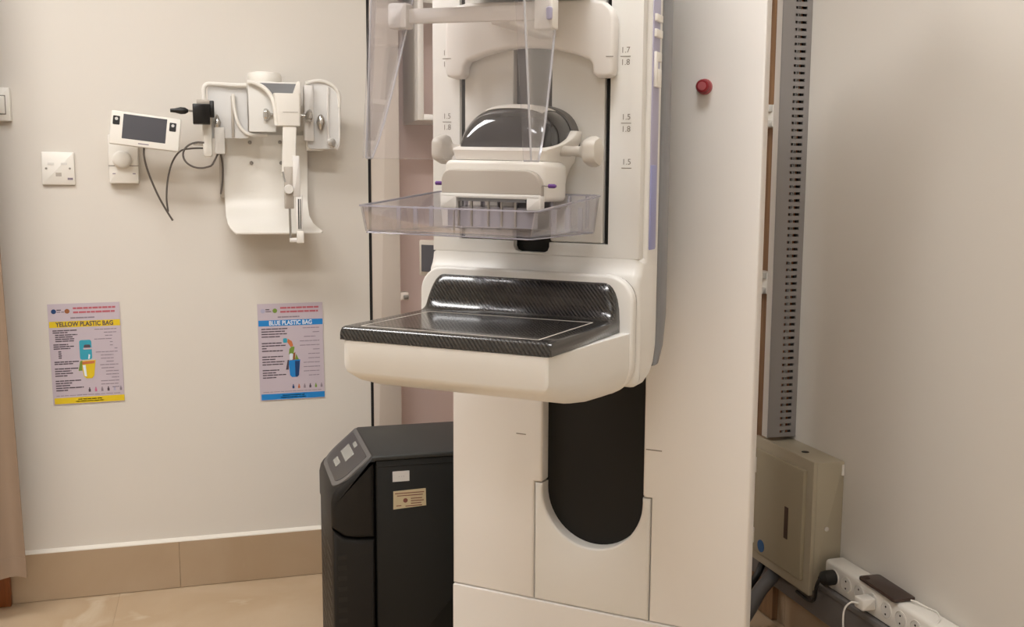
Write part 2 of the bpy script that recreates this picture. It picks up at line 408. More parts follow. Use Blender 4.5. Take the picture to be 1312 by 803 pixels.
# arch carriage that carries the shield
ar = [(-.152+.012, 1.405), (-.124, 1.405), (-.117, 1.411), (-.116, 1.425), (-.110, 1.433)]
ar += [(-.105+.21*k/16, 1.434+.020*math.sin(math.pi*k/16)**.8) for k in range(17)]
ar += [(.110, 1.433), (.116, 1.425), (.117, 1.411), (.124, 1.405), (.140, 1.405), (.149, 1.408), (.152, 1.417), (.152, 1.497), (.147, 1.512), (.134, 1.523), (.11, 1.527), (-.11, 1.527), (-.134, 1.523), (-.147, 1.512), (-.152, 1.497), (-.152, 1.417), (-.149, 1.408)]
cr = MB().prism(ar, 'y', .280, .3065, .006, 3).build('arch_carriage', 'cover', M)
for s in (-1, 1):
    MB().box(s*.146-.006, s*.146+.006, .2794, .2806, 1.4365, 1.4377).build('height_mark', 'lineink', cr)
MB().prism(rr(-.12, .12, 1.532, 1.76, .03, 4), 'y', .06, .306, .02, 3).build('tube_head', 'shell2', M)
# lavender side panel with white clips
sp_ = MB().box(.195, .1985, .338, .372, 1.13, 1.56, .001).build('side_panel', 'lavender', M, 'lavender side panel')
MB().box(.197, .1995, .338, .366, 1.128, 1.268, .001).build('side_cover', 'bluelav', sp_, 'pale blue lower side cover')
for (v0, v1, z0, z1) in ((.341, .372, 1.500, 1.512), (.341, .372, 1.475, 1.488), (.342, .352, 1.395, 1.452), (.352, .370, 1.437, 1.452), (.352, .370, 1.395, 1.425)):
    MB().box(.197, .203, v0, v1, z0, z1, .0015).build('clip', 'whiteplastic', sp_)
# display on the far flank of the gantry
dp = MB().box(-.262, -.222, .372, .384, 1.06, 1.125, .002).build('side_display', 'greyplate', M, 'small grey side display')
MB().box(-.256, -.222, .3705, .373, 1.068, 1.117).build('glass', 'screen', dp)
MB().box(-.225, -.19, .374, .388, 1.08, 1.11).build('bracket', 'shell2', dp)

# table unit
tb = MB(); rings = []
for (v, hw, zb, r) in ((0, .166, .949, .012), (.002, .170, .945, .014), (.010, .1715, .940, .018), (.024, .172, .932, .022), (.06, .174, .920, .03), (.12, .179, .906, .036), (.18, .184, .897, .042), (.245, .190, .8925, .048), (.275, .193, .892, .05)):
    rings.append(tb.ring([(x, v, z) for x, z in rr(-hw, hw, zb, .996, (r, r, .001, .001), 6)]))
tb.skin(rings)
TU = tb.build('table_body', 'shell', M, angle=45)
MB().prism(rr(-.1965, .1965, .891, 1.089, (.055, .055, .045, .045), 8), 'y', .268, .290, .005, 3).build('table_backplate', 'shell', M)
MB().prism(rr(-.1935, .1935, .897, 1.086, (.05, .05, .04, .04), 8), 'y', .288, .2950, 0).build('joint', 'lineink', M)
# carbon table: flat top with a rounded upstand at the rear
TP = [(.000, .997), (.000, 1.004), (.0005, 1.012), (.003, 1.0155), (.008, 1.017)]+[(.008+(.224-.008)*k/6, 1.017) for k in range(1, 7)]
TP += [(.224+.028*math.sin(t), 1.017+.034*(1-math.cos(t))) for t in [math.radians(k*10) for k in range(1, 8)]]
TP += [(.2525, 1.049), (.2555, 1.058), (.2590, 1.066), (.264, 1.073), (.271, 1.0775), (.282, 1.079)]
HWT = .1752
us = [-HWT]+[-HWT+.0012, -HWT+.004]+[-HWT+.008+.04*k/8 for k in range(9)]+[-.11+.22*k/10 for k in range(11)]+[HWT-.048+.04*k/8 for k in range(9)]+[HWT-.004, HWT-.0012, HWT]
def lift(u):
    e = (abs(u)-(HWT-.030))/.030
    return 1.0 if e <= 0 else math.sqrt(max(0, 1-(min(e, 1)**2.6)))
def tabz(u, i):
    v, z = TP[i]
    if z > 1.017+1e-6: z = 1.017+(z-1.017)*lift(u)
    ed = min(abs(abs(u)-HWT), .004)
    if z > 1.006: z -= .004*(1-math.sqrt(1-(1-ed/.004)**2))
    return (u, v-.001, z)
ct = MB(); rows = [ct.ring([tabz(u, i) for u in us]) for i in range(len(TP))]
for a, b in zip(rows, rows[1:]):
    for i in range(len(us)-1): ct.bm.faces.new((a[i], a[i+1], b[i+1], b[i]))
bt = ct.ring([(u, .286, .997) for u in us])
tpw, btw = rows[-1], bt
for i in range(len(us)-1):
    ct.bm.faces.new((tpw[i], tpw[i+1], btw[i+1], btw[i])); ct.bm.faces.new((btw[i], btw[i+1], rows[0][i+1], rows[0][i]))
for k in (0, -1): ct.bm.faces.new([r[k] for r in rows]+[bt[k]])
CT = ct.build('carbon_table', 'carbon', M, 'black carbon fibre breast table', angle=40)
fl_ = MB(); a_, b_, c_, d_, w_ = -.148, .148, .016, .219, .0009
for q in ((a_, b_, c_-w_, c_+w_), (a_, b_, d_-w_, d_+w_), (a_-w_, a_+w_, c_, d_), (b_-w_, b_+w_, c_, d_)): fl_.box(q[0], q[1], q[2], q[3], 1.0168, 1.0174)
fl_.build('field_outline', 'fieldline', CT, 'pale rectangle outlining the image field')

# compression head
hb = MB(); hb.prism(rr(-.088, .088, 1.206, 1.268, (.008, .008, .010, .010), 4), 'y', .166, .25, .006, 3)
HD = hb.build('compression_head', 'whiteplastic', M, 'white compression head')
nk = MB(); rings = []
for (z, hw, v0, v1, r) in ((1.225, .062, .235, .312, .012), (1.245, .066, .215, .312, .012), (1.262, .074, .19, .312, .014), (1.270, .080, .178, .312, .014), (1.284, .083, .174, .312, .014), (1.287, .084, .178, .312, .014), (1.296, .087, .225, .312, .014), (1.306, .090, .258, .312, .012), (1.316, .091, .275, .312, .010), (1.320, .090, .282, .312, .008)):
    rings.append(nk.ring([(x, y, z) for x, y in rr(-hw, hw, v0, v1, r, 4)]))
nk.skin(rings).build('head_neck', 'whiteplastic', HD)
def dome(s, v):   # s 0..1 around the arch, v along the depth
    e = min(max((v-.190)/.070, 0), 1); e = math.sqrt(max(0, 1-(1-e)**2.2))
    hw = .070+.013*e; h = .073*e+.002; a = math.pi*(1-s); c, q = math.cos(a), math.sin(a)
    return (hw*math.copysign(abs(c)**.75, c), v, 1.284+(.0)+h*abs(q)**.62)
dm = MB()
vv = [.190, .1905, .192, .195, .20, .206, .214, .224, .236, .248, .26, .272, .285]
rings = [dm.ring([dome(k/32, v) for k in range(33)]) for v in vv]
dm.skin(rings).build('dome_cover', 'dome', HD, 'glossy dark smoked cover', angle=50)
db = MB(); rings = [db.ring([(x*f, v, 1.284+(z-1.284)*f) for x, y, z in [dome(k/32, v) for k in range(33)]]) for v, f in ((.284, .985), (.286, 1.03), (.300, 1.05), (.316, 1.05))]
db.skin(rings).build('dome_rim', 'domeband', HD, angle=50)
MB().grid(lambda i, j: [c+d for c, d in zip(dome(.34+.36*i, .226+.05*j), (0, 0, .0008))], 16, 8, .0008).build('top_label', 'whiteplastic', HD)
pl = MB().prism(rr(-.087, .087, 1.214, 1.254, (.002, .002, .026, .018), 6), 'y', .153, .167, .003, 3).build('front_plate', 'greyplate', HD, 'grey front plate')
MB().box(-.087, .087, .150, .168, 1.2095, 1.2165, .002).build('ledge', 'shell2', pl)
for (u0, u1) in ((-.087, -.058), (.064, .088)):
    MB().box(u0, u1, .150, .166, 1.193, 1.214, .002).build('clip', 'shell2', HD)
MB().box(-.055, .06, .155, .164, 1.2045, 1.2095).build('latch_bar', 'rearshell', HD)
MB().box(.060, .093, .149, .160, 1.1895, 1.193).build('latch_bar', 'black', HD)
MB().tube([(.086, .158, 1.231), (.098, .158, 1.231)], .0012, 8, 0).build('lever', 'steel', HD)
lv = MB().lathe([(.002, 0), (.0032, .001), (.0032, .010), (.002, .013)], (.097, .158, 1.231), 'x', 12).build('lever_tip', 'purple', HD, 'purple lever tip')
copy_of(lv, HD, (-.197, 0, .004))
for s in (1, -1):
    pf = [(.0085, .075), (.0085, .096), (.0075, .100), (.0085, .114), (.013, .120), (.021, .125), (.0235, .131), (.0235, .139), (.021, .145), (.010, .147), (.0, .147)]
    MB().lathe([(r, t*s) for r, t in pf], (0, .242, 1.286), 'x', 40, 5, .06).build('knob', 'knob', HD, 'light grey lobed clamp knob')
# paddle: clear tray
def rimz(v): return 1.197+.020*max(0, (v-.02))/.235
PD = MB()
ol = rr(-.1455, .1455, .004, .258, .014, 5); il = inset(ol, .0024)
bo = inset(ol, .007); bi = inset(ol, .0095)
R = [PD.ring([(x, y, 1.1575) for x, y in inset(bo, .004)]), PD.ring([(x, y, 1.1600) for x, y in bo]), PD.ring([(x, y, rimz(y)) for x, y in ol]), PD.ring([(x, y, rimz(y)) for x, y in il]), PD.ring([(x, y, 1.1625) for x, y in bi]), PD.ring([(x, y, 1.1602) for x, y in inset(bi, .003)])]
PD = PD.skin(R).build('compression_paddle', 'paddleclear', M, 'clear plastic tray-shaped compression paddle', angle=50)
rm = MB(); R = []
for o, dz in ((-.0018, -.0012), (-.0018, .0012), (.003, .0012), (.003, -.0012)): R.append(rm.ring([(x, y, rimz(y)+dz) for x, y in inset(ol, o)]))
rm.skin(R+[R[0]], caps=False).build('rim', 'paddlerim', PD)
be = MB(); R = []
for o, z in ((.0008, 1.1572), (.0032, 1.1565), (.0045, 1.1572), (.002, 1.1588)): R.append(be.ring([(x, y, z) for x, y in inset(inset(ol, .007), o)]))
be.skin(R+[R[0]], caps=False).build('bottom_edge', 'paddlerim', PD)
rb = MB().box(-.0014, .0014, .243, .253, 1.163, 1.214).build('rib', 'paddlerim', PD)
rb.location = (-.125, 0, 0)
for k in range(1, 9): copy_of(rb, PD, (-.125+.03125*k, 0, 0))
rs = MB().box(.129, .1365, -.0012, .0012, 1.163, 1.198).build('rib', 'paddlerim', PD, loc=(0, .10, 0))
for v in (.15, .2): copy_of(rs, PD, (0, v, 0))
for v in (.10, .15, .2): copy_of(rs, PD, (-.2655, v, 0))
br_ = MB(); br_.box(-.078, .078, .160, .163, 1.1645, 1.193); br_.box(-.078, .078, .160, .25, 1.1935, 1.196)
br_.build('inner_ledge', 'paddlerim', PD)
sw = MB().box(-.0016, .0016, .157, .160, 1.166, 1.205).build('spring_wire', 'steel', PD, loc=(-.058, 0, 0))
for u in (-.035, -.005, .018, .042): copy_of(sw, PD, (u, 0, 0))
MB().box(-.058, -.056, .14, .142, 1.153, 1.19).build('pin', 'steel', PD)

# face shield: a bent clear sheet, front pane with two tapering wings
def wingv(z): t = min(max((z-1.266)/.26, 0), 1.4); return .034+.101*t**.8
ZT = 1.64
def hwid(z): return .139-.013*min((z-1.266)/.21, 1.6)
SH = MB(); SH.grid(lambda i, j: (hwid(1.266+(ZT-1.266)*j)*(2*i-1)*.985, .012, 1.266+(ZT-1.266)*j), 10, 12, .0022)
SH = SH.build('face_shield', 'shieldclear', M, 'clear plastic face shield')
for s in (-1, 1):
    def wf(i, j, s=s):
        z = 1.266+(ZT-1.266)*j; hv = hwid(z); v1 = wingv(z)
        b = .012
        if i < .25:
            a = i/.25*math.pi/2; return (s*(hv-b+b*math.sin(a)-.002), .012+b-b*math.cos(a), z)
        q = (i-.25)/.75; return (s*(hv-.002), .024+(v1-.024)*q, z)
    MB().grid(wf, 16, 14, .0022, s).build('wing', 'shieldclear', SH)
    ed = [(s*(hwid(z)-.002), wingv(z), z) for z in [1.266+(ZT-1.266)*k/14 for k in range(15)]]
    MB().tube(ed, .0017, 6, 0).build('edge', 'shieldedge', SH)
    MB().tube([(s*(hwid(z)-.004), .0155, z) for z in (1.266, ZT)], .0016, 6, 0).build('edge', 'shieldedge', SH)
    MB().tube([(s*(hwid(1.266)-.014), .0125, 1.266), (s*(hwid(1.266)-.005), .016, 1.266), (s*(hwid(1.266)-.002), .026, 1.266), (s*(hwid(1.266)-.002), .034, 1.266)], .0014, 6, 4).build('edge', 'shieldedge', SH)
MB().tube([(-.122, .013, 1.266), (.122, .013, 1.266)], .0007, 6, 0).build('edge', 'shieldclear', SH)
am = MB(); am.box(-.140, .118, .108, .118, 1.470, 1.492, .003)
AM = am.build('shield_arm', 'cover', M, 'horizontal arm holding the face shield')
MB().box(-.151, -.116, .100, .124, 1.462, 1.500, .005).build('clamp', 'cover', AM)
MB().box(.098, .128, .098, .122, 1.455, 1.500, .004).build('clamp', 'whiteplastic', AM)
MB().prism(rr(.119, .128, 1.468, 1.486, .003, 3), 'y', .0945, .099, .001, 1).build('release_button', 'lavender', AM)
MB().box(.02, .055, .112, .29, 1.466, 1.487, .005).build('support', 'cover', AM)

SKEW = 0
# ------------------------------------------------------------------ uninterruptible power supply
U = thing('power_supply_unit', 'dark charcoal floor-standing power supply beside the machine column', 'power supply', (A(.376), BW-.85, 0))
L_, D_, HT = .60, .30, .600
MB().box(.105, L_, 0, D_, .03, HT-.012, .004).build('body', 'upsbody', U)
# top cover, rounded over towards the front
MB().prism([(.100, HT-.012), (L_+.002, HT-.012), (L_+.002, HT), (.102, HT), (.095, HT-.004)], 'y', -.002, D_+.002, .004).build('top_cover', 'upstop', U)
fpz = [(.102, .402), (.102, HT-.001), (.097, HT-.0015), (.012, .524), (.004, .512), (.000, .494), (.000, .435), (.03, .410), (.06, .404)]
ub = MB().prism(fpz, 'y', 0, D_, .012, 3).build('front_bezel', 'upsfront', U)
lowf = [(.102, .03), (.102, .3985), (.06, .4005), (.03, .4065), (.002, .4305), (.002, .03)]
uf = MB().prism(lowf, 'y', .002, D_-.002, .012, 3).build('front_grille', 'upsfront', U)
for k in range(12):
    z = .07+k*.026
    for y0, y1 in ((.03, .13), (.16, .27)):
        MB().box(.0015, .004, y0, y1, z, z+.011).build('vent_slat', 'black', uf)
for k in range(12):
    z = .07+k*.026; MB().box(.014, .034, .0016, .004, z, z+.011).build('vent_slat', 'black', uf)
# control panel lying on the slanted bezel
def pan(name, m, parent, y0, y1, s0, s1, lift_, rnd):
    # s runs down the slope from the top edge
    P0 = Vector((.100, 0, HT+.0005)); P1 = Vector((.006, 0, .5185)); d = P1-P0; ln = d.length; d.normalize(); nrm = Vector((d.z, 0, -d.x)); nrm = nrm if nrm.x < 0 else -nrm
    mb = MB(); R = []
    for h, o in ((-.010, 0), (lift_-.001, 0), (lift_, .001)):
        R.append(mb.ring([P0+d*s+Vector((0, y, 0))+nrm*h for y, s in inset(rr(y0, y1, s0, s1, rnd, 6), o)]))
    return mb.skin(R).build(name, m, parent)
cp = pan('control_panel', 'upspanelrim', U, .006, .294, .003, .121, .003, (.006, .006, .05, .05))
pan('panel_face', 'upspanel', cp, .024, .276, .014, .110, .0042, (.008, .008, .042, .042))
pan('display', 'lcd', cp, .115, .215, .038, .066, .0052, .002)
pan('key_row', 'lcd', cp, .140, .200, .078, .094, .0052, .002)
pan('indicator', 'lcd', cp, .150, .190, .020, .031, .0052, .002)
st = MB().box(.520-.376, .560-.376, -.001, .001, .535, .560).build('sticker', 'stickerwhite', U, 'white sticker')
text('- - -', .009, 'print', 'textgrey', st, (.541-.376, -.0012, .548))
st = MB().prism([(.521-.376, .468), (.600-.376, .472), (.599-.376, .514), (.5215-.376, .512)], 'y', -.001, .001).build('sticker', 'stickerbeige', U, 'beige printed sticker')
for k, (x0, x1, z) in enumerate(((.525, .595, .506), (.53, .592, .500), (.563, .59, .492), (.563, .594, .486), (.563, .588, .480), (.528, .54, .476), (.55, .59, .474))):
    MB().box(x0-.376, x1-.376, -.0013, -.0008, z-.001, z+.001).build('print', 'stickerink', st)
MB().lathe([(.0055, -.0008), (.0055, -.0013), (0, -.0013)], (.550-.376, 0, .488), 'y', 16).build('print', 'stickerink', st)
MB().box(.105, L_, -.0006, .002, .573, .5742).build('seam', 'black', U)
for x in (.13, .55):
    for y in (.03, D_-.03): MB().lathe([(.018, 0), (.018, .02), (.010, .03)], (x, y, 0), 'z', 14).build('foot', 'black', U)
for y in (.03, D_-.03): MB().lathe([(.018, 0), (.018, .02), (.010, .03)], (.03, y, 0), 'z', 14).build('foot', 'black', U)

# ------------------------------------------------------------------ white shelf in the recess
S = thing('wall_cabinet', 'white wall cabinet with a dusty pink front hanging in the recess', 'cabinet', (A(.75), BW+.27, 1.43))
CW, CD, CH = .60, .27, .75
MB().box(0, .018, -CD, 0, 0, CH, .001).build('side_panel', 'whiteplastic', S)
MB().box(CW-.018, CW, -CD, 0, 0, CH, .001).build('side_panel', 'whiteplastic', S)
MB().box(.018, CW-.018, -CD, 0, 0, .018, .001).build('bottom_panel', 'whiteplastic', S)
MB().box(.018, CW-.018, -CD, 0, CH-.018, CH, .001).build('top_panel', 'whiteplastic', S)
MB().box(.018, CW-.018, -.012, 0, .018, CH-.018).build('back_panel', 'pinkwall', S)
MB().box(.019, CW-.019, -CD+.03, -.012, .36, .378).build('shelf', 'whiteplastic', S)
lk = thing('door_catch', 'small pale catch on the jamb beside the recess', 'catch', (A(.70), BW+.03, .868))
MB().box(-.010, .016, -.03, .012, 0, .024, .002).build('body', 'jambpaint', lk); MB().box(-.002, .014, -.04, -.03, .004, .016, .002).build('bolt', 'steel', lk)

# ------------------------------------------------------------------ things on the back wall
def onwall(name, label, cat, a, z, d=0, group=None): return thing(name, label, cat, (A(a), BW-d, z), (0, 0, 0), group)
# light switch at the frame edge
t = onwall('light_switch', 'white rocker light switch at the upper left edge', 'switch', -.445, 1.40)
MB().box(-.043, .043, -.022, 0, 0, .092, .003).build('plate', 'stripplastic', t)
MB().box(-.028, .030, -.027, -.021, .02, .068, .002).build('rocker', 'whiteplastic', t)
MB().box(-.030, .032, -.0225, -.0215, .0175, .0705).build('gap', 'lineink', t)
# socket
t = onwall('wall_socket', 'square white three-pin wall socket above the yellow poster', 'socket', -.289, 1.225)
MB().box(-.043, .043, -.010, 0, 0, .092, .003).build('plate', 'stripplastic', t)
for x in (-.018, .016): MB().box(x-.0085, x+.0085, -.0108, -.009, .056, .062).build('pin_slot', 'shell2', t)
MB().box(-.0065, .0085, -.0108, -.009, .024, .034).build('pin_slot', 'greyplate', t)
for x in (-.031, .031): MB().lathe([(.003, -.009), (.003, -.0112), (0, -.0114)], (x, 0, .046), 'y', 12).build('screw', 'steel', t)
MB().box(.024, .038, -.0105, -.0095, .014, .020).build('mark', 'textgrey', t)
# thermostat
t = onwall('thermostat', 'white dial thermostat partly behind the tilted display', 'thermostat', -.113, 1.23)
MB().box(-.040, .040, -.028, 0, 0, .138, .004).build('housing', 'stripplastic', t)
MB().box(-.0402, .0402, -.0284, -.020, .049, .051).build('groove', 'lineink', t)
MB().lathe([(.026, -.026), (.026, -.034), (.022, -.040), (.019, -.042), (0, -.042)], (-.003, 0, .067), 'y', 32).build('dial', 'stripplastic', t)
for x in (-.030, .024): MB().box(x, x+.008, -.0286, -.027, .026, .029).build('mark', 'textgrey', t)
# posters
def poster(kind, a, z, rot, band, bandtext, w, h, label):
    t = onwall('waste_poster', label, 'poster', a, z, .0015); t.rotation_euler = (0, rot, 0)
    MB().box(-w/2, w/2, -.0012, .0, -h/2, h/2).build('sheet', 'paper', t)
    def bar(name, m, x0, x1, y0, y1, lv=1): return MB().box(x0, x1, -.0012-.0004*lv, -.001, y0, y1).build(name, m, t)
    tp = h/2
    def words(m, x0, x1, y, hh, name='print_line', gap=.0022):
        mb = MB(); x = x0
        while x < x1-.002:
            wl = min(random.uniform(.008, .022), x1-x); mb.box(x, x+wl, -.0016, -.001, y-hh/2, y+hh/2); x += wl+gap
        mb.build(name, m, t)
    # logos
    MB().lathe([(.0068, -.001), (.0068, -.0016), (0, -.0016)], (-w/2+.016, 0, tp-.022), 'y', 20).build('logo', 'darkblue' if kind == 'y' else 'lavender', t)
    MB().lathe([(.0068, -.001), (.0068, -.0016), (0, -.0016)], (-w/2+.052, 0, tp-.022), 'y', 20).build('logo', 'brownink' if kind == 'y' else 'greenink', t)
    words('textink', -w/2+.024, -w/2+.036, tp-.018, .003); words('textink', -w/2+.024, -w/2+.044, tp-.024, .002)
    words('redink', -w/2+.068, w/2-.010, tp-.014, .0055, gap=.0016); words('redink', -w/2+.068, w/2-.014, tp-.026, .0055, gap=.0016)
    words('textgrey', -w/2+.06, -w/2+.125, tp-.042, .004, gap=.001)
    bar('header_band', band, -w/2+.002, w/2-.001, tp-.069, tp-.051)
    text(bandtext, .0185, 'heading', 'textink' if kind == 'y' else 'whiteink', t, (0, -.0021, tp-.0605), bold=.0005, sx=.83)
    bar('footer_band', band, -w/2+.004, w/2, -tp+.002, -tp+.020)
    words('textink' if kind == 'y' else 'whiteink', -.03, .035, -tp+.0135, .0028); words('textink' if kind == 'y' else 'whiteink', -.036, .04, -tp+.0075, .0028)
    words('textgrey', -w/2+.01, w/2-.01, -tp+.026, .0016)
    blocks = ([(.078, .065, 1), (.084, .04, 1), (.091, .06, 2), (.097, .05, 2), (.103, .054, 2), (.109, .05, 2), (.119, .04, 1), (.125, .055, 1), (.131, .045, 1), (.140, .008, 3), (.146, .008, 3), (.152, .009, 3), (.158, .011, 3), (.170, .066, 1), (.176, .05, 1), (.190, .066, 1), (.197, .044, 1), (.204, .048, 1), (.211, .034, 1), (.226, .07, 1), (.233, .044, 1), (.240, .04, 1), (.247, .075, 1), (.254, .032, 1)] if kind == 'y' else
              [(.078, .078, 1), (.086, .07, 1), (.094, .076, 1), (.102, .055, 1), (.122, .06, 1), (.130, .074, 1), (.138, .014, 1), (.146, .064, 1), (.164, .062, 1), (.172, .04, 1), (.180, .066, 1), (.188, .062, 1), (.206, .05, 1), (.214, .04, 1), (.221, .07, 1), (.229, .04, 1)])
    for (dy, wl, ind) in blocks: words('textink', -w/2+.004+.006*ind, -w/2+.004+.006*ind+wl, tp-dy, .0032, gap=.0012)
    for k in range(19 if kind == 'y' else 12):
        wl = random.choice((.02, .035, .05, .06)); xr = w/2-.012-random.choice((0, 0, .012)); dy = .078+k*(.0096 if kind == 'y' else .0135)
        if kind == 'y' and .115 < dy < .14: wl = .008
        words('textgrey', xr-wl, xr, tp-dy, .0022, gap=.0012)
    # picture: a bag above a bin
    bz = tp-.17; bx = .0
    def shp(name, m, pts, lv): MB().prism(pts, 'y', -.0012-.0005*lv, -.001).build(name, m, t)
    if kind == 'y':
        shp('bag_picture', 'tealink', rr(bx-.018, bx+.015, bz+.004, bz+.062, .006, 4), 1)
        shp('bag_picture', 'textink', rr(bx-.006, bx+.012, bz+.038, bz+.048, .004, 4), 2); shp('bag_picture', 'paper', rr(bx-.008, bx+.016, bz+.034, bz+.039, .002, 2), 3)
        shp('bag_picture', 'whiteink', [(bx+.004, bz+.006), (bx+.008, bz+.006), (bx+.010, bz+.018), (bx+.006, bz+.02)], 2)
        shp('bin_picture', 'yellowink', [(bx-.017, bz), (bx-.010, bz-.046), (bx-.002, bz-.052), (bx+.012, bz-.052), (bx+.018, bz-.044), (bx+.024, bz+.002)], 2)
        shp('bin_picture', 'greenink', [(bx-.024, bz-.028), (bx-.014, bz-.028), (bx-.012, bz+.002), (bx-.018, bz)], 3); shp('bin_picture', 'orangeink', [(bx-.012, bz-.010), (bx+.02, bz-.008), (bx+.022, bz), (bx-.014, bz-.002)], 3)
        shp('bin_picture', 'whiteink', [(bx-.012, bz-.012), (bx-.004, bz-.012), (bx-.002, bz-.046), (bx-.008, bz-.044)], 3)
    else:
        shp('waste_picture', 'tealink', rr(bx-.024, bx-.012, bz+.048, bz+.062, .003, 3), 1); shp('waste_picture', 'orangeink', [(bx-.012, bz+.050), (bx-.002, bz+.034), (bx+.006, bz+.038), (bx+.002, bz+.052), (bx-.010, bz+.060)], 1)
        shp('waste_picture', 'greenink', [(bx-.008, bz+.010), (bx+.006, bz+.012), (bx+.010, bz+.034), (bx+.002, bz+.036), (bx-.006, bz+.028)], 1); shp('waste_picture', 'whiteink', rr(bx-.006, bx+.004, bz-.006, bz+.014, .003, 3), 2)
        shp('waste_picture', 'brownink', [(bx+.002, bz-.006), (bx+.010, bz-.006), (bx+.012, bz+.018), (bx+.006, bz+.014)], 2); shp('waste_picture', 'greenink', [(bx+.010, bz-.006), (bx+.022, bz-.006), (bx+.014, bz+.012)], 2)
        shp('bin_picture', 'blueink', [(bx-.010, bz-.008), (bx-.006, bz-.054), (bx+.000, bz-.060), (bx+.016, bz-.060), (bx+.021, bz-.054), (bx+.026, bz-.006)], 2)
        shp('bin_picture', 'darkblue', [(bx+.010, bz-.010), (bx+.010, bz-.058), (bx+.016, bz-.060), (bx+.021, bz-.054), (bx+.024, bz-.010)], 3); shp('bin_picture', 'textink', [(bx-.018, bz-.036), (bx-.010, bz-.036), (bx-.008, bz-.006), (bx-.012, bz-.006)], 3)
    for k, m in enumerate(('textink', 'pinkink', 'textgrey', 'textink', 'lavender', 'textgrey') if kind == 'y' else ('darkblue', 'orangeink', 'textgrey', 'textink', 'greenink', 'textgrey')):
        x = .003+k*.0172; z0 = -tp+.034
        mb = MB(); mb.box(x-.003, x+.003, -.0016, -.001, z0, z0+.008); mb.box(x-.0015, x+.0015, -.0016, -.001, z0+.008, z0+.013); mb.build('pictogram', m, t)
    return t
poster('y', -.2385, .7365, math.radians(-.6), 'yellowink', 'YELLOW PLASTIC BAG', .195, .296, 'poster with yellow bands headed yellow plastic bag')
poster('b', .348, .7185, math.radians(-.4), 'blueink', 'BLUE PLASTIC BAG', .196, .300, 'poster with blue bands headed blue plastic bag')

# bent white wall bracket
t = onwall('wall_bracket', 'white bent metal wall bracket with four screws under the spare attachment', 'bracket', .285, 1.09)
pr_ = [(.018, .285), (.018, .20), (.019, .13), (.021, .10), (.028, .075), (.046, .046), (.075, .026), (.105, .013), (.138, .004), (.150, .001)]
lx = [-.122, -.122, -.121, -.121, -.120, -.119, -.115, -.108, -.098, -.092]; rx = [.122, .122, .121, .120, .120, .122, .130, .142, .152, .146]
def bk(i, j):
    k = min(int(round(j*9)), 9); d, z = pr_[k]; return (lx[k]+(rx[k]-lx[k])*i, -d, z)
MB().grid(bk, 6, 9, .004).build('plate', 'whiteplastic', t, angle=50)
MB().box(-.10, .10, -.013, 0, .12, .28, .002).build('spacer', 'shell2', t)
MB().box(-.134, -.121, -.03, 0, .10, .285, .002).build('side_rail', 'greyplate', t)
for x, z in ((-.045, .262), (.042, .264), (-.042, .202), (.044, .203)):
    MB().lathe([(.0055, -.017), (.0055, -.0225), (.003, -.0245), (0, -.0245)], (x, 0, z), 'y', 14).build('screw', 'steel', t)

# spare biopsy head hanging on the bracket
t = onwall('biopsy_attachment', 'white spare attachment with two silver knobs and a needle guide hanging on the bracket', 'attachment', .34, 1.06)
hd = MB(); rings = []
for (z, a0, a1, d0, d1, r) in ((.335, -.026, .037, .095, .172, .006), (.365, -.028, .038, .085, .176, .007), (.400, -.032, .039, .075, .176, .008), (.425, -.036, .040, .07, .174, .008)):
    rings.append(hd.ring([(x, -y, z) for x, y in rr(a0, a1, d0, d1, r, 4)]))
hd.skin(rings); BH = hd.build('housing', 'whiteplastic', t, angle=50)
MB().prism([(-.104, .455), (-.104, .318), (-.028, .318), (-.030, .40), (-.055, .438), (-.085, .453)], 'y', -.128, -.121, .002).build('wing', 'shell', BH)
MB().tube([(-.106, -.135, .456), (-.082, -.14, .452), (-.054, -.15, .434), (-.036, -.158, .400), (-.029, -.16, .335)], .006, 10).build('wing_rim', 'whiteplastic', BH)
MB().prism([(.018, .424), (.040, .424), (.040, .459), (.031, .459)], 'y', -.173, -.07, .003).build('post', 'whiteplastic', BH)
MB().prism([(-.090, .424), (.036, .424), (.036, .456), (-.090, .456)], 'y', -.125, -.115).build('recess', 'rearshell', BH, 'grey inside of the notch')
MB().box(-.100, .040, -.118, -.05, .452, .461, .003).build('top_rim', 'whiteplastic', BH)
MB().lathe([(.044, -.012), (.050, 0), (.050, .014), (.046, .022), (.030, .025), (0, .025)], (-.055, -.05, .468), 'z', 28).build('top_cap', 'whiteplastic', BH)
MB().box(-.012, .030, -.1775, -.176, .372, .3728).build('seam', 'lineink', BH)
for s, x in ((-1, -.028), (1, .038)):
    k = [(.006, 0), (.005, .008), (.006, .016), (.015, .022), (.018, .028), (.016, .034), (.006, .037), (0, .037)]
    MB().lathe([(r, s*q) for r, q in k], (x, -.135, .366), 'x', 30, 5, .08).build('knob', 'silver', t, 'silver lobed knob')
MB().prism([(-.018, .196), (.012, .176), (.022, .24), (.026, .336), (-.012, .336)], 'y', -.168, -.148, .003).build('stem', 'whiteplastic', t)
MB().box(-.012, .014, -.172, -.150, .10, .22, .003).build('guide_block', 'greyplate', t)
MB().lathe([(.012, -.182), (.014, -.178), (.014, -.170)], (.000, 0, .155), 'y', 18).build('guide_wheel', 'shell2', t)
rl = MB().box(.012, .032, -.176, -.158, .135, .250, .002).build('rail', 'cover', t)
r2 = MB().box(.018, .038, -.174, -.160, .03, .140, .002).build('rail', 'cover', t)
MB().box(.0245, .0275, -.1752, -.173, .042, .128).build('slit', 'traydark', r2); MB().box(.0305, .0325, -.1752, -.173, .042, .128).build('slit', 'traydark', r2)
MB().box(.020, .040, -.178, -.158, .002, .036, .002).build('end_block', 'whiteplastic', t)
